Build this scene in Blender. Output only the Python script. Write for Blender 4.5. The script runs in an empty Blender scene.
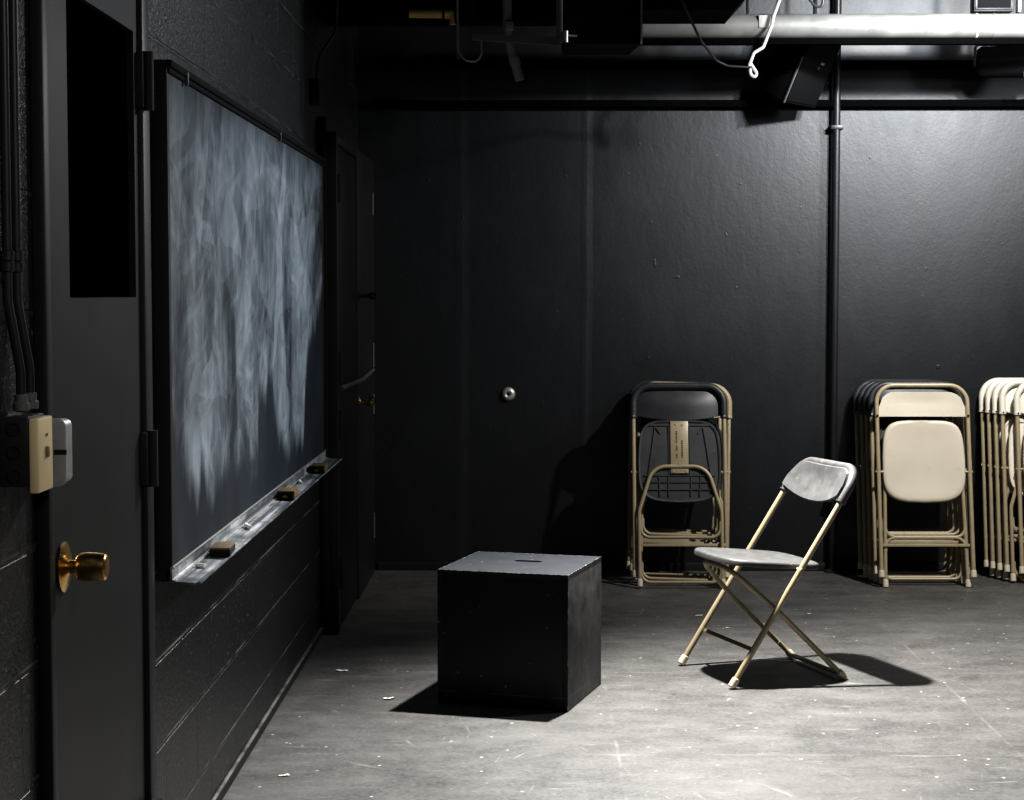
import bpy, bmesh, math, random
from mathutils import Vector, Matrix
random.seed(7)
scn = bpy.context.scene
COL = scn.collection
PI = math.pi
R = math.radians

# ------------------------------------------------------------------ helpers
def put(name, bm, mat, parent=None, sharp=38):
    bmesh.ops.recalc_face_normals(bm, faces=bm.faces)
    me = bpy.data.meshes.new(name)
    lim = R(sharp)
    for f in bm.faces:
        f.smooth = True
    for e in bm.edges:
        if len(e.link_faces) == 2:
            e.smooth = e.calc_face_angle(0.0) < lim
    bm.to_mesh(me); bm.free()
    me.materials.append(mat)
    o = bpy.data.objects.new(name, me)
    COL.objects.link(o)
    if parent is not None:
        o.parent = parent
    return o

def tag(o, label=None, cat=None, group=None, kind=None):
    if label: o['label'] = label
    if cat: o['category'] = cat
    if group: o['group'] = group
    if kind: o['kind'] = kind
    return o

def thing(name, label, cat, loc=(0, 0, 0), rot=(0, 0, 0), group=None):
    o = bpy.data.objects.new(name, None)
    o.empty_display_size = 0.05
    COL.objects.link(o)
    o.location = loc; o.rotation_euler = rot
    return tag(o, label, cat, group)

def struct(name, bm, mat, parent=None):
    o = put(name, bm, mat, parent)
    if parent is None:
        o['kind'] = 'structure'
    return o

def copy_tree(o, parent=None):
    c = o.copy(); COL.objects.link(c)
    if parent is not None:
        c.parent = parent
    for ch in list(o.children):
        copy_tree(ch, c)
    return c

def box(bm, lo, hi, bev=0.0, M=None, segs=2):
    lo = Vector(lo); hi = Vector(hi)
    r = bmesh.ops.create_cube(bm, size=1.0)
    vs = r['verts']
    for v in vs:
        v.co = Vector((lo[i] + (v.co[i] + .5) * (hi[i] - lo[i]) for i in range(3)))
    if bev > 0:
        es = list({e for v in vs for e in v.link_edges})
        rb = bmesh.ops.bevel(bm, geom=es, offset=bev, segments=segs, profile=.5, affect='EDGES')
        vs = list({v for f in rb['faces'] for v in f.verts} | {v for v in vs if v.is_valid})
    if M is not None:
        for v in vs:
            v.co = M @ v.co
    return vs

def newbox(lo, hi, bev=0.0, M=None, segs=2):
    bm = bmesh.new(); box(bm, lo, hi, bev, M, segs); return bm

def fillet(pts, rad, n=7, closed=False):
    pts = [Vector(p) for p in pts]
    out = []
    N = len(pts)
    for i, p in enumerate(pts):
        r = rad if not isinstance(rad, (list, tuple)) else rad[i]
        if (not closed and i in (0, N - 1)) or r <= 0:
            out.append(p); continue
        a = (pts[i - 1] - p); b = (pts[(i + 1) % N] - p)
        la, lb = a.length, b.length
        a.normalize(); b.normalize()
        ang = a.angle(b)
        if ang > PI - .02:
            out.append(p); continue
        d = min(r / math.tan(ang / 2), la * .5 if 0 < i - 1 else la * .98, lb * .98)
        rr = d * math.tan(ang / 2)
        c = p + (a + b).normalized() * (rr / math.sin(ang / 2))
        s, e = p + a * d - c, p + b * d - c
        tot = s.angle(e)
        ax = s.cross(e).normalized()
        for k in range(n + 1):
            out.append(c + Matrix.Rotation(tot * k / n, 3, ax) @ s)
    return out

def tube(bm, pts, r, n=12, cap=True, flat=None):
    """sweep a circle (or a flattened one) along pts"""
    P = []
    for p in pts:
        p = Vector(p)
        if not P or (p - P[-1]).length > 1e-5:
            P.append(p)
    T = []
    for i in range(len(P)):
        a = P[max(i - 1, 0)]; b = P[min(i + 1, len(P) - 1)]
        T.append((b - a).normalized())
    ref = Vector((0, 0, 1)) if abs(T[0].z) < .9 else Vector((0, 1, 0))
    u = (ref - T[0] * ref.dot(T[0])).normalized()
    rings = []
    for i, p in enumerate(P):
        if i:
            q = T[i - 1].rotation_difference(T[i])
            u = (q @ u); u = (u - T[i] * u.dot(T[i])).normalized()
        v = T[i].cross(u)
        rr = r if not isinstance(r, (list, tuple)) else r[min(i, len(r) - 1)]
        ring = []
        for k in range(n):
            t = 2 * PI * k / n
            ring.append(bm.verts.new(p + u * math.cos(t) * rr + v * math.sin(t) * rr))
        rings.append(ring)
    for i in range(len(rings) - 1):
        for k in range(n):
            bm.faces.new((rings[i][k], rings[i][(k + 1) % n], rings[i + 1][(k + 1) % n], rings[i + 1][k]))
    if cap:
        bm.faces.new(rings[0][::-1]); bm.faces.new(rings[-1])

def newtube(pts, r, n=12):
    bm = bmesh.new(); tube(bm, pts, r, n); return bm

def lathe(bm, prof, M=None, n=28):
    """prof: list of (radius, height) revolved about z"""
    rings = []
    for (r, h) in prof:
        if r < 1e-6:
            v = bm.verts.new((0, 0, h)); rings.append([v])
        else:
            rings.append([bm.verts.new((r * math.cos(2 * PI * k / n), r * math.sin(2 * PI * k / n), h)) for k in range(n)])
    for a, b in zip(rings[:-1], rings[1:]):
        for k in range(n):
            if len(a) == 1 and len(b) == 1: continue
            if len(a) == 1: bm.faces.new((a[0], b[k], b[(k + 1) % n]))
            elif len(b) == 1: bm.faces.new((a[k], a[(k + 1) % n], b[0]))
            else: bm.faces.new((a[k], a[(k + 1) % n], b[(k + 1) % n], b[k]))
    if len(rings[0]) > 1: bm.faces.new(rings[0][::-1])
    if len(rings[-1]) > 1: bm.faces.new(rings[-1])
    if M is not None:
        for ring in rings:
            for v in ring: v.co = M @ v.co

def newlathe(prof, M=None, n=28):
    bm = bmesh.new(); lathe(bm, prof, M, n); return bm

def prism(pts2, z0, z1, M=None, bev=0):
    bm = bmesh.new()
    a = [bm.verts.new((x, y, z0)) for x, y in pts2]
    b = [bm.verts.new((x, y, z1)) for x, y in pts2]
    n = len(a)
    bm.faces.new(a[::-1]); bm.faces.new(b)
    for i in range(n):
        bm.faces.new((a[i], a[(i + 1) % n], b[(i + 1) % n], b[i]))
    if bev:
        bmesh.ops.bevel(bm, geom=list(bm.edges), offset=bev, segments=2, profile=.5, affect='EDGES')
    if M is not None:
        bmesh.ops.transform(bm, matrix=M, verts=bm.verts)
    return bm

AX_X = Matrix.Rotation(R(90), 4, 'Y')      # local z -> world +x
def T(x, y, z): return Matrix.Translation((x, y, z))

# ------------------------------------------------------------------ materials
class NT:
    def __init__(s, name):
        s.m = bpy.data.materials.new(name); s.m.use_nodes = True
        s.t = s.m.node_tree; s.n = s.t.nodes; s.n.clear()
        s.out = s.n.new('ShaderNodeOutputMaterial')
        s.b = s.n.new('ShaderNodeBsdfPrincipled')
        s.l(s.b.outputs[0], s.out.inputs[0])
    def l(s, a, b): s.t.links.new(a, b)
    def new(s, t, **k):
        n = s.n.new(t)
        for a, v in k.items(): setattr(n, a, v)
        return n
    def setv(s, sock, v):
        if hasattr(v, 'is_output') or isinstance(v, bpy.types.NodeSocket): s.l(v, sock)
        else: sock.default_value = v
    def coord(s): return s.new('ShaderNodeTexCoord').outputs['Object']
    def geo(s): return s.new('ShaderNodeNewGeometry').outputs['Position']
    def mapping(s, vec, scale=(1, 1, 1), loc=(0, 0, 0), rot=(0, 0, 0)):
        n = s.new('ShaderNodeMapping'); s.l(vec, n.inputs[0])
        n.inputs['Scale'].default_value = scale; n.inputs['Location'].default_value = loc; n.inputs['Rotation'].default_value = rot
        return n.outputs[0]
    def map2(s, vec, rot, scale, loc=(0, 0, 0)):
        return s.mapping(s.mapping(vec, (1, 1, 1), (0, 0, 0), rot), scale, loc)
    def noise(s, vec, scale, detail=4, rough=.55, dist=0.0):
        n = s.new('ShaderNodeTexNoise'); s.l(vec, n.inputs['Vector'])
        n.inputs['Scale'].default_value = scale; n.inputs['Detail'].default_value = detail
        n.inputs['Roughness'].default_value = rough; n.inputs['Distortion'].default_value = dist
        return n.outputs['Fac']
    def ramp(s, fac, stops):
        n = s.new('ShaderNodeValToRGB'); s.l(fac, n.inputs[0])
        e = n.color_ramp.elements
        while len(e) < len(stops): e.new(.5)
        for i, (p, c) in enumerate(stops):
            e[i].position = p
            e[i].color = (c, c, c, 1) if not isinstance(c, tuple) else (*c, 1)
        return n.outputs[0]
    def math(s, op, a, b=0.0, c=None, clamp=False):
        n = s.new('ShaderNodeMath', operation=op); n.use_clamp = clamp
        s.setv(n.inputs[0], a); s.setv(n.inputs[1], b)
        if c is not None: s.setv(n.inputs[2], c)
        return n.outputs[0]
    def mix(s, f, a, b, mode='MIX'):
        n = s.new('ShaderNodeMix', data_type='RGBA', blend_type=mode)
        s.setv(n.inputs[0], f)
        for sock, v in ((n.inputs[6], a), (n.inputs[7], b)):
            if isinstance(v, tuple): sock.default_value = (*v, 1) if len(v) == 3 else v
            elif isinstance(v, (int, float)): sock.default_value = (v, v, v, 1)
            else: s.l(v, sock)
        return n.outputs[2]
    def sep(s, v):
        n = s.new('ShaderNodeSeparateXYZ'); s.l(v, n.inputs[0]); return n.outputs
    def comb(s, x, y, z):
        n = s.new('ShaderNodeCombineXYZ')
        for i, v in enumerate((x, y, z)): s.setv(n.inputs[i], v)
        return n.outputs[0]
    def bump(s, h, strength=.3, dist=.01):
        n = s.new('ShaderNodeBump'); s.l(h, n.inputs['Height'])
        n.inputs['Strength'].default_value = strength; n.inputs['Distance'].default_value = dist
        s.l(n.outputs[0], s.b.inputs['Normal'])
    def col(s, v):
        if isinstance(v, tuple): s.b.inputs['Base Color'].default_value = (*v, 1)
        else: s.l(v, s.b.inputs['Base Color'])
    def rough(s, v): s.setv(s.b.inputs['Roughness'], v)
    def metal(s, v): s.b.inputs['Metallic'].default_value = v
    def spec(s, v): s.b.inputs['Specular IOR Level'].default_value = v

def simple(name, c, rough=.5, metal=0.0, var=.25, scale=18, bump=.0, spec=.5, wear=None):
    s = NT(name)
    co = s.coord()
    n = s.noise(co, scale, 5)
    dark = tuple(x * (1 - var) for x in c); lite = tuple(min(1, x * (1 + var)) for x in c)
    col = s.mix(n, dark, lite)
    if wear is not None:
        w = s.ramp(s.noise(co, scale * 2.2, 6, .7), [(.60, 0.0), (.70, 1.0)])
        col = s.mix(s.math('MULTIPLY', w, wear[3]), col, wear[:3])
    s.col(col)
    s.rough(s.math('ADD', rough - .06, s.math('MULTIPLY', n, .12)))
    s.metal(metal); s.spec(spec)
    if bump: s.bump(n, bump, .004)
    return s.m

M = {}
# --- painted concrete block wall (left)
def block_mat():
    s = NT('black_painted_block')
    p = s.geo(); x, y, z = s.sep(p)
    v = s.comb(s.math('ADD', y, -.044), s.math('ADD', z, -.137), 0.0)
    b = s.new('ShaderNodeTexBrick'); s.l(v, b.inputs['Vector'])
    b.offset = .5; b.inputs['Scale'].default_value = 1.0
    b.inputs['Brick Width'].default_value = .406; b.inputs['Row Height'].default_value = .2045
    b.inputs['Mortar Size'].default_value = .006; b.inputs['Mortar Smooth'].default_value = .35
    b.inputs['Color1'].default_value = (1, 1, 1, 1); b.inputs['Color2'].default_value = (.8, .8, .8, 1); b.inputs['Mortar'].default_value = (.2, .2, .2, 1)
    mort = b.outputs['Fac']
    n1 = s.noise(p, 3.0, 5); n2 = s.noise(p, 75, 3, .75)
    base = s.mix(n1, (.0055, .0058, .0065), (.014, .0146, .0158))
    base = s.mix(s.math('MULTIPLY', mort, .92), base, (.001, .001, .001))
    # pale dust and painted highlights on the ledge of each bed joint
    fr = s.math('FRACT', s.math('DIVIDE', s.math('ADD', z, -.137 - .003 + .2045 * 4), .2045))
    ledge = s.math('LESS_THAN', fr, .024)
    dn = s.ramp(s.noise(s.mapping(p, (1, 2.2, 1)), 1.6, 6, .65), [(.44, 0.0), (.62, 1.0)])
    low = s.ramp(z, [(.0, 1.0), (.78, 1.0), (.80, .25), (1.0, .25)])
    dust_glint = s.math('MULTIPLY', s.math('MULTIPLY', ledge, dn), low)
    spk = s.ramp(s.noise(p, 80, 2, .5), [(.66, 0.0), (.74, 1.0)])  # glints of the glossy bumps, painted as pale specks
    base = s.mix(s.math('MULTIPLY', dust_glint, .85), base, (.42, .42, .41))
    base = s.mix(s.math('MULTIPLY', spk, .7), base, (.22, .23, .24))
    vj = s.math('MULTIPLY', s.math('MULTIPLY', mort, s.ramp(s.noise(p, 7, 4, .6), [(.45, 0.0), (.62, 1.0)])), s.ramp(z, [(.5, .25), (.6, 1.0)]))  # highlights along the joints, painted into the colour
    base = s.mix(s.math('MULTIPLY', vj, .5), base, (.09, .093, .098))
    s.col(base)
    s.rough(s.math('MULTIPLY_ADD', n2, -.3, .52)); s.spec(.7)
    h = s.math('ADD', s.math('MULTIPLY', mort, -1.0), s.math('MULTIPLY', n2, .55))
    s.bump(h, .75, .008)
    return s.m
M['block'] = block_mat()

def backwall_mat():
    s = NT('black_painted_panel')
    p = s.geo(); x, y, z = s.sep(p)
    big = s.noise(p, 1.3, 5, .6); fine = s.noise(p, 60, 4, .6)
    blot = s.noise(s.mapping(p, (1, 1, .5)), 3.5, 6, .65)
    c = s.mix(big, (.0046, .0060, .0085), (.0082, .0102, .0138))
    c = s.mix(s.ramp(blot, [(.48, 0.0), (.72, .5)]), c, (.0138, .0170, .0222))
    spk = s.ramp(s.noise(p, 30, 2, .5), [(.75, 0.0), (.78, .6)])
    c = s.mix(spk, c, (.05, .052, .055))
    # taped vertical seams
    seams = None
    for sx, w in ((-.35, .018), (.27, .014), (1.47, .02), (2.69, .02)):
        wob = s.math('MULTIPLY_ADD', s.noise(p, 2.5, 2), .03, sx - .015)
        d = s.math('ABSOLUTE', s.math('SUBTRACT', x, wob))
        g = s.math('SUBTRACT', 1.0, s.math('DIVIDE', d, w * 2.2), clamp=True)
        seams = g if seams is None else s.math('MAXIMUM', seams, g)
    hi = s.ramp(z, [(.30, 0.0), (.80, 1.0)])
    c = s.mix(s.math('MULTIPLY', s.math('MULTIPLY', seams, .28), s.noise(p, 5, 4)), c, (.09, .095, .10))
    s.col(c)
    s.rough(s.math('MULTIPLY_ADD', blot, .16, .42)); s.spec(.75)
    h = s.math('ADD', s.math('ADD', s.math('MULTIPLY', s.math('MULTIPLY', seams, s.noise(p, 4, 3)), .55), s.math('MULTIPLY', blot, .6)), s.math('MULTIPLY', fine, .10))
    pim = s.ramp(s.noise(p, 22, 1, .5), [(.76, 0.0), (.82, 1.0)])
    h = s.math('ADD', h, s.math('MULTIPLY', pim, .22))
    s.bump(h, .45, .012)
    return s.m
M['back'] = backwall_mat()

def floor_mat():
    s = NT('worn_black_stage_floor')
    p = s.geo(); x, y, z = s.sep(p)
    n1 = s.noise(p, 1.1, 6, .62); n2 = s.noise(p, 6.0, 6, .7); n3 = s.noise(p, 45, 4, .7)
    g = s.math('ADD', s.math('MULTIPLY', n1, .55), s.math('MULTIPLY', n2, .45))
    c = s.mix(s.ramp(g, [(.36, 0.0), (.66, 1.0)]), (.020, .020, .020), (.125, .123, .12))
    c = s.mix(s.math('MULTIPLY', s.ramp(n3, [(.35, 0.0), (.7, 1.0)]), .38), c, (.20, .196, .19))
    grain = s.ramp(s.noise(s.mapping(p, (1, 1.6, 1)), 70, 4, .8), [(.40, 0.0), (.66, 1.0)])
    cloud = s.ramp(s.noise(s.mapping(p, (1, 1.9, 1), (3, 8, 0)), 3.2, 7, .72), [(.42, 0.0), (.66, 1.0)])
    c = s.mix(s.math('MULTIPLY', cloud, .55), c, (.215, .21, .205))
    c = s.mix(s.math('MULTIPLY', grain, .50), c, (.25, .246, .24))
    # scuffs: stretched bands in several directions
    sc = None
    for k, (rz, sx, sy, seed, lo) in enumerate(((8, 1.6, 14, 0, .625), (-7, 1.4, 18, 3.3, .63), (63, 1.6, 16, 7.1, .65), (-38, 1.8, 18, 11.9, .65), (100, 1.6, 20, 17, .655), (30, 1.5, 20, 29, .655))):
        v = s.map2(p, (0, 0, R(rz)), (sx, sy, 1), (seed, seed * 1.7, 0))
        q = s.ramp(s.noise(v, 2.2, 5, .6), [(lo, 0.0), (lo + .06, 1.0)])
        sc = q if sc is None else s.math('MAXIMUM', sc, q)
    brk = s.ramp(s.noise(p, 9, 5, .7), [(.42, 0.0), (.62, 1.0)])
    c = s.mix(s.math('MULTIPLY', s.math('MULTIPLY', sc, brk), .60), c, (.40, .39, .375))
    # thin scratches
    th = None
    for rz, sd in ((15, 1), (80, 5), (-50, 9), (125, 13)):
        v = s.mapping(p, (1, 1, 1), (sd, sd, 0), (0, 0, R(rz)))
        vx, vy, vz = s.sep(v)
        w = s.math('MULTIPLY_ADD', s.noise(v, 1.5, 2), .25, vy)
        cell = s.math('FLOOR', s.math('MULTIPLY', w, 7.0))
        fr = s.math('ABSOLUTE', s.math('SUBTRACT', s.math('FRACT', s.math('MULTIPLY', w, 7.0)), .5))
        line = s.math('LESS_THAN', fr, .016)
        gate = s.ramp(s.noise(s.comb(s.math('MULTIPLY', vx, 1.6), s.math('MULTIPLY', cell, 3.7), sd), 1.0, 2), [(.62, 0.0), (.68, 1.0)])
        q = s.math('MULTIPLY', line, gate)
        th = q if th is None else s.math('MAXIMUM', th, q)
    c = s.mix(s.math('MULTIPLY', s.math('MULTIPLY', th, brk), .35), c, (.5, .49, .47))
    # panel seams
    jl = None
    for axis, val, w in ((y, 6.755, .006), (y, 5.54, .005), (x, .262, .005), (y, 7.98, .005), (x, -.95, .005), (x, 1.48, .004)):
        d = s.math('ABSOLUTE', s.math('SUBTRACT', axis, val))
        q = s.math('LESS_THAN', d, w)
        jl = q if jl is None else s.math('MAXIMUM', jl, q)
    jn = s.ramp(s.noise(p, 5, 5, .6), [(.45, 0.0), (.6, 1.0)])
    c = s.mix(s.math('MULTIPLY', s.math('MULTIPLY', jl, jn), .22), c, (.42, .41, .39))
    # flecks of paint
    v = s.new('ShaderNodeTexVoronoi'); s.l(p, v.inputs['Vector']); v.inputs['Scale'].default_value = 16
    fl = s.math('LESS_THAN', v.outputs['Distance'], .085)
    rnd = s.math('GREATER_THAN', s.sep(v.outputs['Color'])[0], .52)
    c = s.mix(s.math('MULTIPLY', s.math('MULTIPLY', fl, rnd), .8), c, (.62, .6, .57))
    v2 = s.new('ShaderNodeTexVoronoi'); s.l(p, v2.inputs['Vector']); v2.inputs['Scale'].default_value = 42
    fl2 = s.math('LESS_THAN', v2.outputs['Distance'], .10)
    rnd2 = s.math('GREATER_THAN', s.sep(v2.outputs['Color'])[1], .60)
    c = s.mix(s.math('MULTIPLY', s.math('MULTIPLY', fl2, rnd2), .5), c, (.5, .49, .46))
    s.col(c)
    s.rough(s.math('MULTIPLY_ADD', n2, .16, .42)); s.spec(.6)
    s.bump(s.math('ADD', s.math('MULTIPLY', n2, .5), s.math('MULTIPLY', n3, .3)), .18, .006)
    return s.m
M['floor'] = floor_mat()

def chalk_mat():
    s = NT('chalk_smeared_slate')
    p = s.geo(); x, y, z = s.sep(p)
    fc = s.new('ShaderNodeFloatCurve')
    t = s.math('DIVIDE', s.math('SUBTRACT', y, 4.24), 3.12)
    s.l(t, fc.inputs['Value'])
    cu = fc.mapping.curves[0]
    pts = [(4.24, 1.10), (4.30, .99), (4.40, .96), (4.47, .86), (4.55, .84), (4.62, .92), (4.72, .84), (4.81, .82), (4.92, .87), (5.02, .855), (5.1, .90), (5.23, .866), (5.35, .87), (5.45, .83), (5.55, .82), (5.575, .83), (5.60, 1.08), (5.68, 1.07), (5.75, 1.04), (5.82, 1.12), (5.9, 1.08), (5.95, .95), (6.05, .87), (6.26, .825), (6.45, .84), (6.70, .826), (6.76, 1.0), (6.85, 1.15), (7.07, 1.22), (7.2, 1.27), (7.31, 1.36)]
    while len(cu.points) < len(pts): cu.points.new(.5, .5)
    for i, (yy, zz) in enumerate(pts):
        cu.points[i].location = ((yy - 4.24) / 3.12, (zz - .7) / 1.3)
        cu.points[i].handle_type = 'VECTOR'
    fc.mapping.update()
    bound = s.math('MULTIPLY_ADD', fc.outputs[0], 1.3, .7)
    # domain warp for swiping arcs
    wx = s.math('MULTIPLY', s.math('SUBTRACT', s.noise(p, 2.0, 3), .5), .45)
    yy = s.math('ADD', y, wx)
    rag = s.noise(s.comb(s.math('MULTIPLY', y, 9), s.math('MULTIPLY', z, 1.4), 0.0), 1.0, 4, .6)
    dz = s.math('SUBTRACT', z, s.math('MULTIPLY_ADD', s.math('SUBTRACT', rag, .5), .24, bound))
    n = s.new('ShaderNodeMapRange'); n.interpolation_type = 'SMOOTHSTEP'
    s.l(dz, n.inputs[0]); n.inputs[1].default_value = -.01; n.inputs[2].default_value = .11
    inside = n.outputs[0]
    st1 = s.noise(s.comb(s.math('MULTIPLY', yy, 9), s.math('MULTIPLY', z, 1.5), 0.0), 1.0, 6, .62)
    st2 = s.noise(s.comb(s.math('MULTIPLY', yy, 40), s.math('MULTIPLY', z, 3.0), 4.0), 1.0, 6, .7)
    st3 = s.noise(s.comb(s.math('MULTIPLY', yy, 4), s.math('MULTIPLY', z, 3.2), 9.0), 1.0, 5, .6, 1.2)
    pw = s.comb(0.0, s.math('ADD', y, s.math('MULTIPLY', s.math('SUBTRACT', s.noise(p, 2.6, 3), .5), .28)), s.math('ADD', z, s.math('MULTIPLY', s.math('SUBTRACT', s.noise(s.mapping(p, (1, 1, 1), (5, 5, 5)), 1.7, 2), .5), .28)))
    stroke = s.ramp(st1, [(.42, .05), (.72, .55)])
    for k, (rx, ac, al, sel) in enumerate(((64, 15, 1.8, 1.5), (-68, 14, 1.8, 1.9), (40, 13, 2.0, 1.6), (-45, 14, 2.2, 2.4), (80, 11, 1.6, 1.7))):
        v = s.map2(pw, (R(rx), 0, 0), (1, ac, al), (k * 3.1, k * 1.7, 0))
        q = s.ramp(s.noise(v, 1.0, 5, .6), [(.46, .05), (.60, .95)])
        gate = s.ramp(s.noise(s.mapping(p, (1, 1, .8), (k * 5.3 + 2, k * 2.2, 1)), sel, 3), [(.46, 0.0), (.58, 1.0)])
        stroke = s.math('MAXIMUM', stroke, s.math('MULTIPLY', q, gate))
    hole = s.ramp(s.noise(s.mapping(p, (1, 1.6, .8), (4, 9, 2)), 2.3, 4, .6), [(.36, .25), (.56, 1.0)])
    d = s.math('MULTIPLY', s.math('ADD', s.math('MULTIPLY_ADD', stroke, .36, .16), s.math('MULTIPLY', st2, .46)), hole)
    d = s.math('ADD', d, s.math('MULTIPLY', s.math('SUBTRACT', st3, .42), .45), clamp=True)
    # overlapping eraser swipes with crisp edges
    for k, (rx, sy, sz, amp) in enumerate(((14, 5.5, 1.5, .34), (-52, 5.0, 1.6, .26), (70, 6.0, 1.3, .22))):
        vo = s.new('ShaderNodeTexVoronoi'); s.l(s.map2(pw, (R(rx), 0, 0), (1, sy, sz), (k * 2.3, k, k * 4.1)), vo.inputs['Vector'])
        vo.inputs['Scale'].default_value = 1.0; vo.inputs['Randomness'].default_value = .9
        d = s.math('ADD', d, s.math('MULTIPLY', s.math('SUBTRACT', s.sep(vo.outputs['Color'])[0], .5), amp), clamp=True)
    # swiped arc edges
    arcs = None
    for cy, cz, ra, rb, th in ((5.50, .95, .42, .34, .03), (4.62, .98, .28, .26, .035), (5.1, 1.1, .50, .60, .03), (6.35, 1.25, .5, .5, .03), (4.8, 1.45, .45, .30, .03), (5.9, 1.55, .6, .24, .03)):
        ey = s.math('DIVIDE', s.math('SUBTRACT', yy, cy), ra); ez = s.math('DIVIDE', s.math('SUBTRACT', z, cz), rb)
        rr = s.math('SQRT', s.math('ADD', s.math('MULTIPLY', ey, ey), s.math('MULTIPLY', ez, ez)))
        e = s.math('SUBTRACT', 1.0, s.math('DIVIDE', s.math('ABSOLUTE', s.math('SUBTRACT', rr, 1.0)), th * 3.5), clamp=True)
        e = s.math('MULTIPLY', e, s.math('GREATER_THAN', ez, .2))
        arcs = e if arcs is None else s.math('MAXIMUM', arcs, e)
    d = s.math('ADD', d, s.math('MULTIPLY', arcs, .13))
    # upper strip is a little cleaner
    top = s.ramp(s.math('DIVIDE', s.math('SUBTRACT', 1.90, z), .12), [(.0, .35), (.5, .8), (1.0, 1.0)])
    dens = s.math('MULTIPLY', s.math('MULTIPLY', d, inside), top)
    lines = s.ramp(st2, [(.64, 0.0), (.74, 1.0)])
    dens = s.math('ADD', dens, s.math('MULTIPLY', s.math('MULTIPLY', lines, inside), .16), clamp=True)
    c = s.mix(dens, (.014, .021, .031), (.33, .375, .415))
    dust_glint = s.ramp(s.noise(p, 4, 5), [(.4, 0.0), (.8, .06)])
    c = s.mix(dust_glint, c, (.4, .46, .52))
    s.col(c)
    s.rough(.75); s.spec(.25)
    return s.m
M['chalk'] = chalk_mat()

M['black'] = simple('black_paint', (.022, .022, .024), .42, var=.35, scale=6)
M['door'] = simple('black_door_paint', (.0072, .0075, .0084), .5, var=.45, scale=3.2, bump=.1)
M['blackmatte'] = simple('flat_black', (.009, .009, .010), .7, var=.3)
M['duct'] = simple('black_duct', (.008, .008, .009), .8, var=.3, spec=.15)
M['ceil'] = simple('black_ceiling_paint', (.008, .008, .009), .9, var=.4, scale=4, spec=.1)
M['glassdark'] = simple('dark_door_glass', (.0012, .0012, .0015), .9, var=.1, spec=.0)
M['void'] = simple('deep_black_paint', (.003, .003, .0033), .9, var=.2, spec=.03)
M['brass'] = simple('worn_brass', (.62, .42, .16), .28, metal=1.0, var=.2)
M['tan'] = simple('tan_enamel', (.42, .36, .25), .36, var=.14, scale=25, spec=.55, wear=(.2, .13, .06, .5))
M['tandark'] = simple('tan_enamel_dull', (.20, .165, .10), .5, var=.3, scale=30)
M['cap'] = simple('cream_rubber_tip', (.70, .64, .52), .6, var=.12)
M['cream'] = simple('cream_plastic', (.62, .575, .49), .42, var=.06, scale=7, wear=(.42, .36, .27, .25))
M['white'] = simple('off_white_plastic', (.74, .70, .62), .42, var=.06, scale=8)
M['blackplastic'] = simple('black_plastic', (.048, .050, .055), .42, var=.35, scale=14, bump=.12, wear=(.09, .09, .095, .5))
M['blackdusty'] = simple('dusty_black_plastic', (.075, .077, .083), .55, var=.4, scale=12, wear=(.16, .16, .165, .5))
M['greyplastic'] = simple('scuffed_dark_grey_plastic', (.125, .125, .125), .48, var=.45, scale=22, bump=.12, wear=(.32, .31, .30, .5))
M['brownplastic'] = simple('tan_plastic', (.36, .30, .20), .5, var=.15)
M['almond'] = simple('almond_plate', (.72, .60, .38), .45, var=.06)
M['greymetal'] = simple('grey_steel', (.42, .42, .42), .48, metal=.3, var=.18, scale=30)
M['silver'] = simple('silver_pipe_paint', (.20, .197, .188), .5, metal=.1, var=.6, scale=6, wear=(.14, .135, .125, .6))
M['darksteel'] = simple('dark_steel', (.13, .13, .13), .5, var=.35, scale=20)
M['steelbright'] = simple('bright_steel', (.7, .69, .66), .35, metal=.7, var=.15)
M['yellow'] = simple('aged_yellow_pipe', (.75, .56, .20), .5, var=.3, scale=35)
M['whitecable'] = simple('white_cable', (.42, .41, .39), .5, var=.1)
M['blackcable'] = simple('black_cable', (.05, .05, .052), .4, var=.2)
M['tray'] = simple('dusty_aluminium', (.115, .13, .145), .55, metal=.1, var=.6, scale=9, wear=(.5, .51, .52, .9))
M['chalkstick'] = simple('white_chalk', (.85, .84, .80), .9, var=.05)
M['felt'] = simple('black_felt', (.012, .011, .011), .95, var=.3, scale=60)
M['felttop'] = simple('chalk_dusted_tan_backing', (.15, .115, .06), .8, var=.35, scale=40, wear=(.5, .49, .46, .9))
M['wood'] = simple('tan_eraser_back', (.15, .11, .05), .6, var=.2)
M['gold'] = simple('gold_print', (.42, .27, .08), .6, var=.1)
M['paper'] = simple('white_paper', (.78, .76, .70), .8, var=.06)
M['knock'] = simple('dark_knockout', (.016, .016, .017), .4, var=.2)
M['ink'] = simple('stamped_mark', (.07, .055, .03), .6, var=.3)
M['trim'] = simple('black_trim_scuffed', (.028, .028, .028), .5, var=.4, scale=9, wear=(.25, .24, .22, .5))
M['knobmetal'] = simple('dull_aluminium', (.62, .61, .58), .38, metal=.6, var=.15)

M['speaker'] = simple('black_speaker_carpet', (.006, .006, .007), .8, var=.4, scale=60, spec=.2)
M['grille'] = simple('speaker_grille', (.008, .008, .009), .7, var=.4, scale=80, spec=.25)

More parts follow.
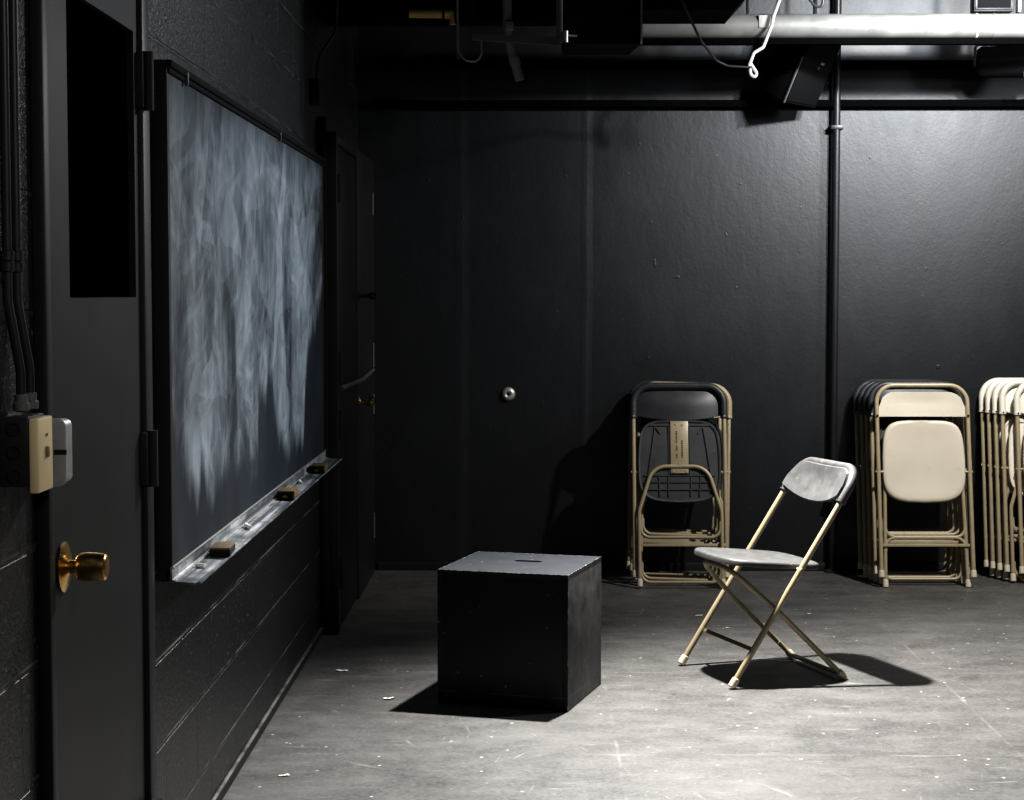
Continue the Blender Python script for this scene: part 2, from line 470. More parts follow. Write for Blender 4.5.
def tray_mat():
    s = NT('chalk_dusted_aluminium')
    p = s.geo()
    n = s.noise(s.mapping(p, (60, 1.6, 20)), 1.0, 6, .65); m = s.noise(p, 7, 5, .65)
    st = s.math('MULTIPLY', s.ramp(n, [(.42, 0.0), (.62, 1.0)]), s.ramp(m, [(.38, .15), (.60, 1.0)]))
    s.col(s.mix(st, (.055, .066, .078), (.52, .54, .56))); s.rough(.6); s.metal(.0)
    return s.m
M['tray'] = tray_mat()
def dusty_base():
    s = NT('black_baseboard_dusty_top')
    p = s.geo(); x, y, z = s.sep(p)
    n = s.noise(s.mapping(p, (1, 1.4, 1)), 5, 6, .65)
    m = s.math('MULTIPLY', s.math('GREATER_THAN', z, .0305), s.ramp(n, [(.36, .15), (.56, 1.0)]))
    s.col(s.mix(m, (.012, .012, .012), (.20, .195, .185))); s.rough(.6)
    return s.m
M['basedust'] = dusty_base()

def cube_mat():
    s = NT('scuffed_black_plywood')
    co = s.coord(); x, y, z = s.sep(co)
    h = .23
    ex = s.math('SUBTRACT', h, s.math('ABSOLUTE', x)); ey = s.math('SUBTRACT', h, s.math('ABSOLUTE', y))
    ez = s.math('SUBTRACT', h, s.math('ABSOLUTE', s.math('SUBTRACT', z, h)))
    # distance to the nearest edge is the middle one of the three face distances
    mn = s.math('MINIMUM', s.math('MINIMUM', ex, ey), ez)
    mx = s.math('MAXIMUM', s.math('MAXIMUM', ex, ey), ez)
    mid = s.math('SUBTRACT', s.math('ADD', s.math('ADD', ex, ey), ez), s.math('ADD', mn, mx))
    n = s.noise(co, 60, 5, .7); nb = s.noise(co, 11, 6, .65)
    edge = s.math('LESS_THAN', mid, s.math('MULTIPLY', s.ramp(n, [(.50, 0.0), (.80, 1.0)]), .0052))
    c = s.mix(nb, (.006, .006, .0065), (.016, .016, .017))
    geo = s.new('ShaderNodeNewGeometry')
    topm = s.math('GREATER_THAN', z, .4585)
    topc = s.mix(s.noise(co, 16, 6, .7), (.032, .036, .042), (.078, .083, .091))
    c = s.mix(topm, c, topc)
    # dusty kick marks near the base and scuffs
    sc = s.ramp(s.noise(s.mapping(co, (1, 1, .6), (2, 5, 1)), 17, 6, .75), [(.63, 0.0), (.72, 1.0)])
    low = s.ramp(z, [(.0, .55), (.12, .3), (.2, .12), (.45, .08)])
    c = s.mix(s.math('MULTIPLY', sc, low), c, (.30, .29, .27))
    # scuffs on the right-hand face, with its lit tone painted in
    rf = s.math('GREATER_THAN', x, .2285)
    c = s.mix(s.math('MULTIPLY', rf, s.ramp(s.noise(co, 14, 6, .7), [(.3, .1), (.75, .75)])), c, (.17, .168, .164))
    spk = s.ramp(s.noise(co, 42, 2, .5), [(.735, 0.0), (.765, 1.0)])
    c = s.mix(s.math('MULTIPLY', spk, .5), c, (.4, .39, .36))
    vm = s.math('MULTIPLY', s.math('LESS_THAN', s.math('ABSOLUTE', s.math('SUBTRACT', z, .045)), .0016), s.ramp(s.noise(co, 12, 4), [(.45, 0.0), (.6, .4)]))
    c = s.mix(vm, c, (.3, .29, .27))
    c = s.mix(s.math('MULTIPLY', edge, .85), c, (.55, .53, .49))
    s.col(c); s.rough(.46); s.spec(.4)
    s.bump(s.math('ADD', nb, s.math('MULTIPLY', n, .3)), .12, .004)
    return s.m
M['cube'] = cube_mat()

# ------------------------------------------------------------------ room shell
XL, YB, ZC = -.865, 9.26, 3.35
XR, YF = 4.6, -1.2
struct('floor', newbox((XL - .12, YF, -.08), (XR + .1, YB + .12, 0)), M['floor'])
struct('ceiling', newbox((XL - .12, YF, ZC), (XR + .1, YB + .12, ZC + .08)), M['ceil'])
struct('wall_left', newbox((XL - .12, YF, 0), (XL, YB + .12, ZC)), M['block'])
struct('wall_back', newbox((XL, YB, 0), (XR + .1, YB + .12, ZC)), M['back'])
struct('wall_right', newbox((XR, YF, 0), (XR + .1, YB, ZC)), M['black'])
bm = newbox((XL, 4.16, 0), (XL + .012, 7.485, .035), .004)
struct('baseboard_left', bm, M['basedust'])
bm = newbox((-.775, YB - .016, 0), (XR, YB, .042), .005)
struct('baseboard_back', bm, M['trim'])
# rails along the back wall
for nm, z0, z1 in (('trim_1', 2.311, 2.347), ('trim_2', 2.500, 2.540)):
    bm = newbox((-.775, YB - .055, z0), (XR, YB, z1), .006)
    struct(nm, bm, M['void'])
# ------------------------------------------------------------------ near door
d1 = thing('door_1', None, None, (XL, 0, 0)); d1['kind'] = 'structure'
def part(name, lo, hi, mat, par, bev=.003):
    return put(name, newbox(lo, hi, bev), mat, par)
bm = bmesh.new()
box(bm, (0, 3.200, 0), (.024, 3.236, 2.10), .004)
box(bm, (0, 3.995, 0), (.03, 4.062, 2.10), .004)
box(bm, (0, 3.236, 2.03), (.03, 3.995, 2.10), .004)
put('door_frame', bm, M['door'], d1)
# leaf with a window opening made of stiles and rails
bm = bmesh.new()
y0, y1, wy0, wy1, wz0, wz1 = 3.240, 3.992, 3.388, 3.955, 1.389, 1.952
ys = (y0, wy0, wy1, y1); zs = (.012, wz0, wz1, 2.026)
t0, t1 = 0.0, .018
g = {}
for i, yy in enumerate(ys):
    for j, zz in enumerate(zs):
        g[i, j] = (bm.verts.new((t1, yy, zz)), bm.verts.new((t0 - .0, yy, zz)))
for i in range(3):
    for j in range(3):
        if (i, j) == (1, 1): continue
        for s in (0, 1):
            bm.faces.new([g[a][s] for a in ((i, j), (i + 1, j), (i + 1, j + 1), (i, j + 1))])
ring = [(1, 1), (2, 1), (2, 2), (1, 2)]
for a, b in zip(ring, ring[1:] + ring[:1]): bm.faces.new((g[a][0], g[b][0], g[b][1], g[a][1]))
ring = [(0, 0), (1, 0), (2, 0), (3, 0), (3, 1), (3, 2), (3, 3), (2, 3), (1, 3), (0, 3), (0, 2), (0, 1)]
for a, b in zip(ring, ring[1:] + ring[:1]): bm.faces.new((g[a][0], g[b][0], g[b][1], g[a][1]))
leaf = put('door_leaf', bm, M['door'], d1)
pane = part('window_pane', (.001, wy0 + .001, wz0 + .001), (.004, wy1 - .001, wz1 - .001), M['glassdark'], leaf, 0)
for z0, z1 in ((1.79, 1.915), (.978, 1.10), (.165, .288)):
    bm = bmesh.new()
    box(bm, (.012, 3.975, z0 + .004), (.034, 4.012, z1 - .004), .003)
    tube(bm, [(.040, 4.000, z0), (.040, 4.000, z1)], .012, 10)
    put('hinge', bm, M['blackmatte'], d1)
kb = newlathe([(0, 0), (.030, 0), (.044, .003), (.046, .007), (.036, .011), (.018, .014), (.013, .016), (.0125, .026), (.020, .029), (.0255, .035), (.027, .048), (.0265, .063), (.025, .074), (.0235, .080), (.019, .083), (.009, .082), (0, .082)], T(.016, 3.305, .905) @ AX_X, 36)
put('door_knob', kb, M['brass'], d1)

# ------------------------------------------------------------------ switches and conduits by the near door
eb = thing('light_switch', 'cream light switch cover on a dark junction box beside the near door', 'light switch', (XL, 2.98, 1.071))
bx = put('junction_box', newbox((0, 0, .012), (.050, .098, .128), .004), M['black'], eb)
for k in range(3):
    put('knockout', newlathe([(0, .0), (.0125, 0), (.0125, .0035), (.009, .004), (.0085, .0015), (0, .0015)], T(.026, .001, .032 + k * .038) @ Matrix.Rotation(R(90), 4, 'X'), 20), M['knock'], bx)
cv = put('switch_cover', newbox((.050, -.002, .002), (.066, .088, .124), .003), M['almond'], eb)
put('toggle', newbox((.066, .040, .058), (.0705, .052, .076), .0015), M['tandark'], cv)
put('screw', newlathe([(0, 0), (.003, 0), (.0025, .0015), (0, .0015)], T(.067, .046, .095) @ AX_X, 12), M['tandark'], cv)
gb = thing('grey_switch_box', 'grey steel box with rounded corners behind the cream switch', 'electrical box', (XL, 3.13, 1.072))
def rrect(w0, w1, h0, h1, r, n=5):
    out = []
    for cx, cy, a0 in ((w1 - r, h0 + r, -90), (w1 - r, h1 - r, 0), (w0 + r, h1 - r, 90), (w0 + r, h0 + r, 180)):
        for k in range(n + 1):
            a = R(a0 + 90 * k / n); out.append((cx + r * math.cos(a), cy + r * math.sin(a)))
    return out
Mxz = Matrix(((1, 0, 0, 0), (0, 0, 1, 0), (0, 1, 0, 0), (0, 0, 0, 1)))   # (a,b,c)->(a,c,b)
put('box_body', prism(rrect(0, .069, 0, .110, .012), .004, .055, Mxz), M['greymetal'], gb)
gp = put('cover_plate', prism(rrect(-.001, .072, -.003, .113, .013), 0, .005, Mxz, .0012), M['greymetal'], gb)
put('slot', newbox((.052, -.0015, .052), (.0725, .003, .060)), M['blackmatte'], gp)

def conduit(y, xo, zend, label):
    c = thing('conduit', label, 'conduit', (XL, y, 0), group=None)
    pts = [(xo, 0, ZC), (xo, 0, 1.385), (xo + .016, .012, 1.27), (xo + .016, .012, zend)]
    put('pipe', newtube(fillet(pts, .08), .0082, 12), M['black'], c)
    put('coupling', newlathe([(.0085, 0), (.0115, .002), (.0115, .016), (.0095, .018), (.0115, .020), (.0115, .034), (.0085, .036)], T(xo, 0, 1.432), 16), M['black'], c)
    bm = bmesh.new(); box(bm, (0, -.022, 1.415), (.006, .022, 1.428), .002); put('strap', bm, M['black'], c)
    put('connector', newlathe([(.0085, 0), (.014, 0), (.014, .012), (.011, .014), (.011, .026), (.0085, .027)], T(xo + .016, .012, zend + .002), 14), M['darksteel'], c)
conduit(3.005, .012, 1.204, 'black conduit pipe on the left wall, nearer of the pair above the switch')
conduit(3.060, .012, 1.204, 'black conduit pipe on the left wall, the one closer to the door frame')

# ------------------------------------------------------------------ chalkboard
cb = thing('chalkboard', 'long blue-grey chalkboard smeared with chalk on the black block wall', 'chalkboard', (0, 0, 0))
XB = -.83
put('writing_surface', newbox((XL, 4.250, .765), (XB, 7.33, 1.90)), M['chalk'], cb)
bm = newbox((XL, 4.225, .733), (XB + .001, 4.250, 1.925), .002); put('end_stile', bm, M['blackmatte'], cb)
bm = newbox((XL, 7.33, .76), (XB + .002, 7.36, 1.92), .002); put('end_stile', bm, M['black'], cb)
bm = bmesh.new(); box(bm, (XL, 4.232, 1.898), (XB + .006, 7.40, 1.910), .002); box(bm, (XL, 4.226, 1.910), (XB + .012, 7.405, 1.927), .003)
tr = put('top_rail', bm, M['duct'], cb)
for yy in (4.42, 6.05):
    put('clip', newbox((XB + .004, yy, 1.890), (XB + .0135, yy + .012, 1.921), .0015), M['darksteel'], tr)
# tray: back strip, sloped floor and lip as one folded profile
prof = [(0, .768), (.004, .768), (.0045, .742), (.010, .7365), (.060, .7335), (.066, .736), (.070, .736), (.070, .731), (.062, .7285), (.006, .731), (0, .735)]
bm = bmesh.new()
A = [bm.verts.new((XB + a, 4.206, b)) for a, b in prof]; B = [bm.verts.new((XB + a, 7.375, b)) for a, b in prof]
n = len(A); bm.faces.new(A); bm.faces.new(B[::-1])
for i in range(n): bm.faces.new((A[i], A[(i + 1) % n], B[(i + 1) % n], B[i]))
tray = put('chalk_tray', bm, M['tray'], cb, 25)
bm = newbox((XB + .003, 4.206, .7665), (XB + .008, 7.372, .7705), .001); put('tray_bead', bm, M['steelbright'], tray)
bm = newbox((XB + .0078, 4.206, .7366), (XB + .0128, 7.372, .7402), .001); put('tray_bead', bm, M['steelbright'], tray)

def eraser(loc, rz, label, lying):
    e = thing('chalkboard_eraser', label, 'eraser', loc, (0, 0, R(rz)), 'erasers on the chalk tray')
    if lying:
        put('felt', newbox((-.026, -.062, 0), (.026, .062, .017), .003), M['felt'], e)
        put('backing', newbox((-.0255, -.0615, .0165), (.0255, .0615, .0225), .002), M['felttop'], e)
    else:
        b = put('felt', newbox((-.028, -.060, 0), (.022, .060, .026), .003), M['felt'], e)
        put('backing', newbox((.0212, -.0615, .001), (.028, .0615, .028), .0015), M['wood'], e)
        put('top_strip', newbox((-.026, -.050, .0255), (.0213, .0615, .0275), .0008), M['wood'], e)
        put('printed_mark', prism([(-.014, .007), (.009, .007), (-.0025, .0165)], -.0612, -.0595, Mxz), M['gold'], b)
eraser((-.7855, 4.66, .7372), 3, 'black felt chalkboard eraser lying flat with a dusty tan top, nearest on the tray', True)
eraser((-.7875, 5.93, .7372), 1.5, 'black chalkboard eraser with a small gold mark, middle one on the tray', False)
eraser((-.7875, 6.80, .7372), 1.5, 'black chalkboard eraser with a tan back, at the far end of the tray', False)
for loc, rz, ln, lab in (((-.788, 4.42, .7405), 62, .026, 'short white chalk stub in front of the nearest eraser on the tray'),
                         ((-.789, 5.14, .7425), 20, .060, 'white chalk piece between the first two erasers on the tray'),
                         ((-.80, 6.36, .7405), 10, .07, 'white chalk stick between the two far erasers on the tray')):
    bm = newlathe([(0, 0), (.0052, 0), (.006, .001), (.0058, ln - .001), (.005, ln), (0, ln)], Matrix.Rotation(R(-90), 4, 'X'), 14)
    o = put('chalk_stick', bm, M['chalkstick']); o.location = loc; o.rotation_euler = (0, 0, R(rz))
    tag(o, lab, 'chalk', 'chalk on the chalk tray')

# ------------------------------------------------------------------ far door at the corner
d2 = thing('door_2', None, None, (0, 0, 0)); d2['kind'] = 'structure'
XD = -.788
bm = bmesh.new()
box(bm, (XL, 7.49, 0), (XD, 7.545, 2.045), .003)
box(bm, (XL, 7.487, 0), (XL + .036, 7.56, 2.105), .003)
box(bm, (XL, 8.362, 0), (XD, 9.255, 2.045), .003)
box(bm, (XL, 7.545, 2.0), (XD, 8.362, 2.045), .003)
put('door_frame', bm, M['black'], d2)
put('door_leaf', newbox((XL, 7.547, .01), (XD - .006, 8.360, 1.998), .003), M['door'], d2)
for z0, z1 in ((1.763, 1.877), (1.03, 1.152), (.797, .915), (.184, .307)):
    bm = bmesh.new(); box(bm, (XD - .003, 7.515, z0 + .003), (XD + .003, 7.555, z1 - .003), .001)
    tube(bm, [(XD + .006, 7.535, z0), (XD + .006, 7.535, z1)], .008, 8)
    put('hinge', bm, M['blackmatte'], d2)
for z0, z1 in ((1.775, 1.885), (1.03, 1.15), (.80, .90), (.185, .31)):
    bm = newtube([(XD + .006, 9.10, z0), (XD + .006, 9.10, z1)], .006, 8)
    put('hinge', bm, M['darksteel'], d2)
put('latch_bar', newtube([(XD + .012, 7.50, 1.010), (XD + .012, 8.30, 1.002)], .011, 10), M['darksteel'], d2)
put('latch_bar', newtube(fillet([(XD + .010, 8.34, 1.0), (XD + .012, 8.42, 1.0), (XD + .012, 9.02, 1.02)], .03), .010, 10), M['darksteel'], d2)
put('door_knob', newlathe([(0, 0), (.028, 0), (.030, .005), (.014, .010), (.011, .014), (.011, .036), (.020, .041), (.0235, .048), (.024, .066), (.021, .074), (.012, .077), (0, .077)], T(XD - .006, 8.40, .903) @ AX_X, 28), M['brass'], d2)
put('thumb_turn', newlathe([(0, 0), (.020, 0), (.020, .008), (.010, .012), (.010, .05), (.016, .055), (.016, .085), (0, .088)], T(XD - .004, 8.42, 1.383) @ AX_X, 18), M['blackmatte'], d2)

# ------------------------------------------------------------------ round stop on the back wall
bm = newlathe([(0, 0), (.034, 0), (.035, .006), (.031, .016), (.024, .021), (.016, .022), (.011, .019), (.008, .012), (0, .011)], T(-.118, YB, .890) @ Matrix.Rotation(R(90), 4, 'X'), 32)
ds = put('wall_door_stop', bm, M['knobmetal'])
tag(ds, 'small round silver door stop with a dark centre on the black back wall', 'door stop')
put('screw_hole', newlathe([(0, 0), (.009, 0), (.009, .0125), (0, .0128)], T(-.118, YB - .001, .890) @ Matrix.Rotation(R(90), 4, 'X'), 18), M['blackmatte'], ds)

# ------------------------------------------------------------------ black plywood cube
S = .23
th = R(-16.0)
cx, cy = -.0368, 6.3894
cube = thing('rehearsal_cube', 'large black plywood cube with a hand slot, standing on the stage floor', 'box', (cx, cy, 0), (0, 0, th))
bm = bmesh.new()
t = .018; H2 = .46
box(bm, (-S, -S, .001), (-S + t, S, H2 - t), .0012)
box(bm, (S - t, -S, .001), (S, S, H2 - t), .0012)
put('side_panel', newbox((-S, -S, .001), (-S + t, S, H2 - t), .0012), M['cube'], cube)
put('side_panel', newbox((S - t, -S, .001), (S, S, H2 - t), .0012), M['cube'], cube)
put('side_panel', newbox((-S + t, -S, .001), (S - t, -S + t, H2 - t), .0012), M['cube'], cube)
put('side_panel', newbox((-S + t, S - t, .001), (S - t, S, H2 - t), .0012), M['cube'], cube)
bm.free()
# lid with a rounded hand slot through it
bm = bmesh.new()
slot = []
sl, sr = .050, .016
soff = (.012, .045)
for c0, a0 in ((sl - sr, -90), (-(sl - sr), 90)):
    for k in range(9):
        a = R(a0 + 180 * k / 8); slot.append((c0 + sr * math.cos(a) + soff[0], sr * math.sin(a) + soff[1]))
def ray_sq(px, py):
    a = math.atan2(py - soff[1], px - soff[0]); dx, dy = math.cos(a), math.sin(a)
    tx = ((S if dx > 0 else -S) - soff[0]) / dx if abs(dx) > 1e-9 else 1e9
    ty = ((S if dy > 0 else -S) - soff[1]) / dy if abs(dy) > 1e-9 else 1e9
    q = min(tx, ty); return (soff[0] + dx * q, soff[1] + dy * q)
out = [ray_sq(*p) for p in slot]
for c in ((S, S), (-S, S), (-S, -S), (S, -S)):   # snap nearest outline point onto each corner
    i = min(range(len(out)), key=lambda k: (out[k][0] - c[0]) ** 2 + (out[k][1] - c[1]) ** 2); out[i] = c
zt, zb = H2, H2 - t
L = [[bm.verts.new((x, y, z)) for x, y in pp] for pp, z in ((slot, zt), (out, zt), (out, zb), (slot, zb))]
n = len(slot)
for a, b in ((0, 1), (1, 2), (2, 3), (3, 0)):
    for i in range(n): bm.faces.new((L[a][i], L[a][(i + 1) % n], L[b][(i + 1) % n], L[b][i]))
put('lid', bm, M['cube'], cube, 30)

# ------------------------------------------------------------------ folding chairs
def frame_pts(Lt, hw, rc):
    return fillet([(-hw, 0, 0), (-hw, 0, Lt), (hw, 0, Lt), (hw, 0, 0)], rc, 10)

def seat_bm(a, d, conv, thick=.020, n=56, front_bow=.020, notch=False):
    """outline in (x, along) ; along 0 = rear .. d = front ; conv maps (x, along, up)"""
    cxy = []
    for k in range(n):
        tt = 2 * PI * k / n
        c, s_ = math.cos(tt), math.sin(tt)
        p = 2 / 4.8
        x = math.copysign(abs(c) ** p, c); y = math.copysign(abs(s_) ** p, s_)
        if y > 0:
            y = y * (1 + front_bow / (d / 2) * (1 - x * x)) - front_bow / (d / 2)
        al = d / 2 + y * d / 2 + (front_bow if y > 0 else 0) * .5
        w = a * (1 - .05 * max(0, -y))
        cxy.append((x * w, al))
    bm = bmesh.new()
    mid = (0, d / 2)
    spec = [(.25, -.009), (.5, -.0075), (.75, -.004), (.90, 0.0), (.965, .0005), (.99, -.003), (1.0, -.008), (1.0, -thick), (.985, -thick - .002), (.95, -thick), (.94, -.014), (.5, -.017), (.2, -.018)]
    rings = []
    for s_, h in spec:
        rings.append([bm.verts.new(conv(mid[0] + (x - mid[0]) * s_, mid[1] + (y - mid[1]) * s_, h)) for x, y in cxy])
    c0 = bm.verts.new(conv(mid[0], mid[1], -.0095)); c1 = bm.verts.new(conv(mid[0], mid[1], -.018))
    for r0, r1 in zip(rings[:-1], rings[1:]):
        for i in range(n): bm.faces.new((r0[i], r0[(i + 1) % n], r1[(i + 1) % n], r1[i]))
    for i in range(n):
        bm.faces.new((c0, rings[0][i], rings[0][(i + 1) % n])); bm.faces.new((c1, rings[-1][(i + 1) % n], rings[-1][i]))
    return bm

def make_chair(label, plastic, style='A', folded=True, group=None, back_mat=None, bow=False, stamp=False):
    back_mat = back_mat or plastic
    root = thing('folding_chair', label, 'chair', group=group)
    hw, Lt, rt, rc = .218, (.925 if folded else .908), .0108, .085
    if folded:
        def F(x, y, u): return Vector((x, y, u + .045))
        def G(x, y, v): return Vector((x, y + .022, v))
        def Sx(x, al, up): return Vector((x, -.005 - up, .800 - al))      # rear at top, top face towards -y
    else:
        aF = R(33.6)
        def F(x, y, u): return Vector((x, y * math.cos(aF) + u * math.sin(aF), u * math.cos(aF) - y * math.sin(aF) + .006))
        aG = math.atan2(.434, .415)
        def G(x, y, v): return Vector((x, .463 - v * math.sin(aG) + y * math.cos(aG), v * math.cos(aG) + y * math.sin(aG) + .004))
        p0, p1 = Vector((0, .395, .419)), Vector((0, -.016, .457))
        dirs = (p1 - p0).normalized(); nor = Vector((0, -dirs.z, dirs.y))
        if nor.z < 0: nor = -nor
        def Sx(x, al, up):
            return Vector((x, 0, 0)) + p0 + dirs * al + nor * up
    def mapp(pts, f): return [f(*p) for p in pts]
    fp = frame_pts(Lt, hw, rc)
    fr = put('frame', newtube(mapp(fp, F), rt, 14), M['tan'], root)
    for sx in (-1, 1):
        put('foot_cap', newtube(mapp([(sx * hw, 0, u) for u in (.0, .003, .022, .034, .036)], F), [.012, .0148, .0148, .0140, .011], 14), M['cap'], fr)
        # seat pivot bracket on the upright
        u = .505 if folded else .486
        put('pivot', newtube(mapp([(sx * (hw - .024), 0, u), (sx * (hw + .014), 0, u)], F), .007, 10), M['tan'], fr)
    ub = .155
    bm = bmesh.new()
    P = [(-hw + .006, .010, ub), (hw - .006, .010, ub)]
    vs = box(bm, (-hw + .004, .004, ub - .007), (hw - .004, .011, ub + .007), .001)
    for v in bm.verts: v.co = F(*v.co)
    put('front_brace', bm, M['tan'] if folded else M['tandark'], fr)
    # legs
    lw0, lw1, Lv = hw - .022, hw - .034, (.575 if folded else .588)
    if style == 'A':
        lp = fillet([(-lw0, 0, .012), (-lw0, 0, .36), (-lw1 + .055, 0, Lv), (lw1 - .055, 0, Lv), (lw0, 0, .36), (lw0, 0, .012)], [0, .10, .09, .09, .10, 0], 8)
    else:
        lp = fillet([(-lw0, 0, .012), (-lw1, 0, Lv), (lw1, 0, Lv), (lw0, 0, .012)], [0, .06, .06, 0], 8)
    lf = put('leg_frame', newtube(mapp(lp, G), .0097, 12), M['tan'], root)
    for sx in (-1, 1):
        put('foot_cap', newtube(mapp([(sx * lw0, 0, v) for v in (.0, .003, .024, .036, .038)], G), [.012, .0145, .0145, .0135, .0105], 14), M['cap'], lf)
    def bowbar(v0, rise):
        q = fillet([(-lw0 + .006, -.001, v0 + rise), (-lw0 + .008, -.001, v0), (lw0 - .008, -.001, v0), (lw0 - .006, -.001, v0 + rise)], .045, 7)
        return newtube(mapp(q, G), .0085, 10)
    if style == 'A':
        put('crossbar', bowbar(.022, .075), M['tan'], lf)
        if bow: put('crossbar', bowbar(.235, .075), M['tan'], lf)
    else:
        put('crossbar', bowbar(.240, .06), M['tan'], lf)
        q = fillet([(-lw0 + .006, -.001, .175), (-lw0 + .010, -.001, .236), (lw0 - .010, -.001, .236), (lw0 - .006, -.001, .175)], .045, 7)
        put('crossbar', newtube(mapp(q, G), .0085, 10), M['tan'], lf)
    # seat
    seat_m = M['blackdusty'] if plastic == 'blackplastic' else M[plastic]
    st = put('seat', seat_bm(.198, .388, Sx), seat_m, root)
    # moulded ribs under the seat
    bm = bmesh.new()
    def rib(x0, a0, x1, a1, h=.008, w=.0022):
        d = Vector((x1 - x0, a1 - a0)).normalized(); nx, ny = -d.y * w, d.x * w
        q = [(x0 + nx, a0 + ny), (x1 + nx, a1 + ny), (x1 - nx, a1 - ny), (x0 - nx, a0 - ny)]
        a = [bm.verts.new(Sx(x, al, -.0125)) for x, al in q]; b = [bm.verts.new(Sx(x, al, -.0145 - h)) for x, al in q]
        bm.faces.new(a); bm.faces.new(b)
        for i in range(4): bm.faces.new((a[i], a[(i + 1) % 4], b[(i + 1) % 4], b[i]))
    for al in (.268, .300, .335): rib(-.170, al, .170, al)
    for x in (-.10, -.055, .055, .10): rib(x, .265, x * .95, .368)
    for sx in (-1, 1):
        rib(sx * .115, .03, sx * .150, .27); rib(sx * .05, .02, sx * .05, .27); rib(sx * .115, .03, sx * .09, .065)
    for al in (.022,): rib(-.15, al, .15, al, .006, .005)
    put('underside_ribs', bm, seat_m, st)
    # metal mounting plate under the seat
    bm = bmesh.new(); box(bm, (-.043, .006, -.028), (.043, .258, -.024), .0012)
    box(bm, (-.043, .006, -.0245), (-.039, .258, -.016)); box(bm, (.039, .006, -.0245), (.043, .258, -.016))
    for v in bm.verts: v.co = Sx(*v.co)
    mp = put('mounting_plate', bm, M['tan'], st)
    for x, al in ((-.030, .248), (.030, .248), (-.014, .025), (.016, .022), (0, .21)):
        bm = newlathe([(0, 0), (.0055, 0), (.005, .003), (0, .004)], None, 10)
        for v in bm.verts: v.co = Sx(x + v.co.x, al + v.co.y, -.028 - v.co.z*.7)
        put('rivet', bm, M['tan'], mp)
    if stamp:
        rnd = random.Random(3)
        bm = bmesh.new()
        for col_, a0, a1 in ((.014, .055, .185), (-.012, .10, .18)):
            al = a0
            while al < a1:
                ln = rnd.uniform(.003, .008)
                if rnd.random() > .15: box(bm, (col_ - .004, al, -.0285), (col_ + .004, al + ln, -.0280))
                al += ln + rnd.uniform(.002, .004)
        for v in bm.verts: v.co = Sx(*v.co)
        put('worn_stamping', bm, M['ink'], mp)
    # backrest
    bm = bmesh.new()
    ub0 = .768
    nx, nu = 20, 8
    if style == 'A':
        sl = fillet([(-hw, 0, ub0), (-hw, 0, Lt), (hw, 0, Lt), (hw, 0, ub0)], rc, 10)
        tube(bm, mapp(sl, F), .0165, 14)
        tube(bm, mapp([(-hw, 0, ub0), (-hw, 0, ub0 + .012)], F), .0185, 14); tube(bm, mapp([(hw, 0, ub0), (hw, 0, ub0 + .012)], F), .0185, 14)
        topu, botu, botsag, depth, w = Lt + .004, .786, .030, .030, hw - .004
        yoff = -.022
    else:
        topu, botu, botsag, depth, w = Lt - .030, .772, -.004, .022, hw - .010
        yoff = .004
    front, rear = [], []
    for j in range(nu + 1):
        fr_, re_ = [], []
        for i in range(nx + 1):
            xx = -1 + 2 * i / nx
            bow_ = max(0.0, 1 - abs(xx) ** 2.2)
            # round the top corners like the tube
            tu = topu
            ax = abs(xx) * w; k = (ax - (w - rc)) / rc
            if k > 0: tu = topu - rc * (1 - math.sqrt(max(0, 1 - min(k, 1) ** 2))) * .93
            bu = botu - botsag * bow_
            u = bu + (tu - bu) * j / nu
            lip = math.sin(PI / 2 * min(1, (nu - j) / 5)) if style == 'A' else .6 + .4 * min(1, (nu - j) / 3)
            y = yoff + depth * bow_ * lip
            if style == 'A' and j == nu: y += .020
            elif style == 'A' and j == nu - 1: y += .001
            fr_.append(bm.verts.new(F(xx * w, y - .004, u))); re_.append(bm.verts.new(F(xx * w, y + .004, u)))
        front.append(fr_); rear.append(re_)
    for j in range(nu):
        for i in range(nx):
            bm.faces.new((front[j][i], front[j][i + 1], front[j + 1][i + 1], front[j + 1][i]))
            bm.faces.new((rear[j][i], rear[j + 1][i], rear[j + 1][i + 1], rear[j][i + 1]))
    for i in range(nx):
        bm.faces.new((front[0][i], rear[0][i], rear[0][i + 1], front[0][i + 1])); bm.faces.new((front[nu][i], front[nu][i + 1], rear[nu][i + 1], rear[nu][i]))
    for j in range(nu):
        bm.faces.new((front[j][0], front[j + 1][0], rear[j + 1][0], rear[j][0])); bm.faces.new((front[j][nx], rear[j][nx], rear[j + 1][nx], front[j + 1][nx]))
    bk = put('backrest', bm, M[back_mat], root)
    for sx in (-1, 1):
        for sy in (-1, 1):
            bm = newlathe([(0, 0), (.0055, 0), (.0045, .003), (0, .0035)], None, 10)
            for v in bm.verts: v.co = F(sx * hw + v.co.x, sy * (.0155 + v.co.z), .775 + v.co.y)
            put('screw', bm, M['blackmatte'] if plastic != 'blackplastic' else M['greymetal'], bk)
    return root

# open chair: local -y is the sitter's front; world back direction (.943,.333)
oc = make_chair('dark grey folding chair with tan legs standing open beside the black cube', 'greyplastic', 'A', False)
back_dir = Vector((.943, .333, 0))
oc.rotation_euler = (0, 0, math.atan2(-back_dir.x, back_dir.y))
oc.location = (.632, 6.676, .0)

def place(o, x, y, lean, roll=0.0, flip=False, yaw=0.0):
    o.location = (x, y, .004)
    if flip: o.rotation_euler = (R(lean), R(-roll), R(180 + yaw))
    else: o.rotation_euler = (R(-lean), R(roll), R(yaw))

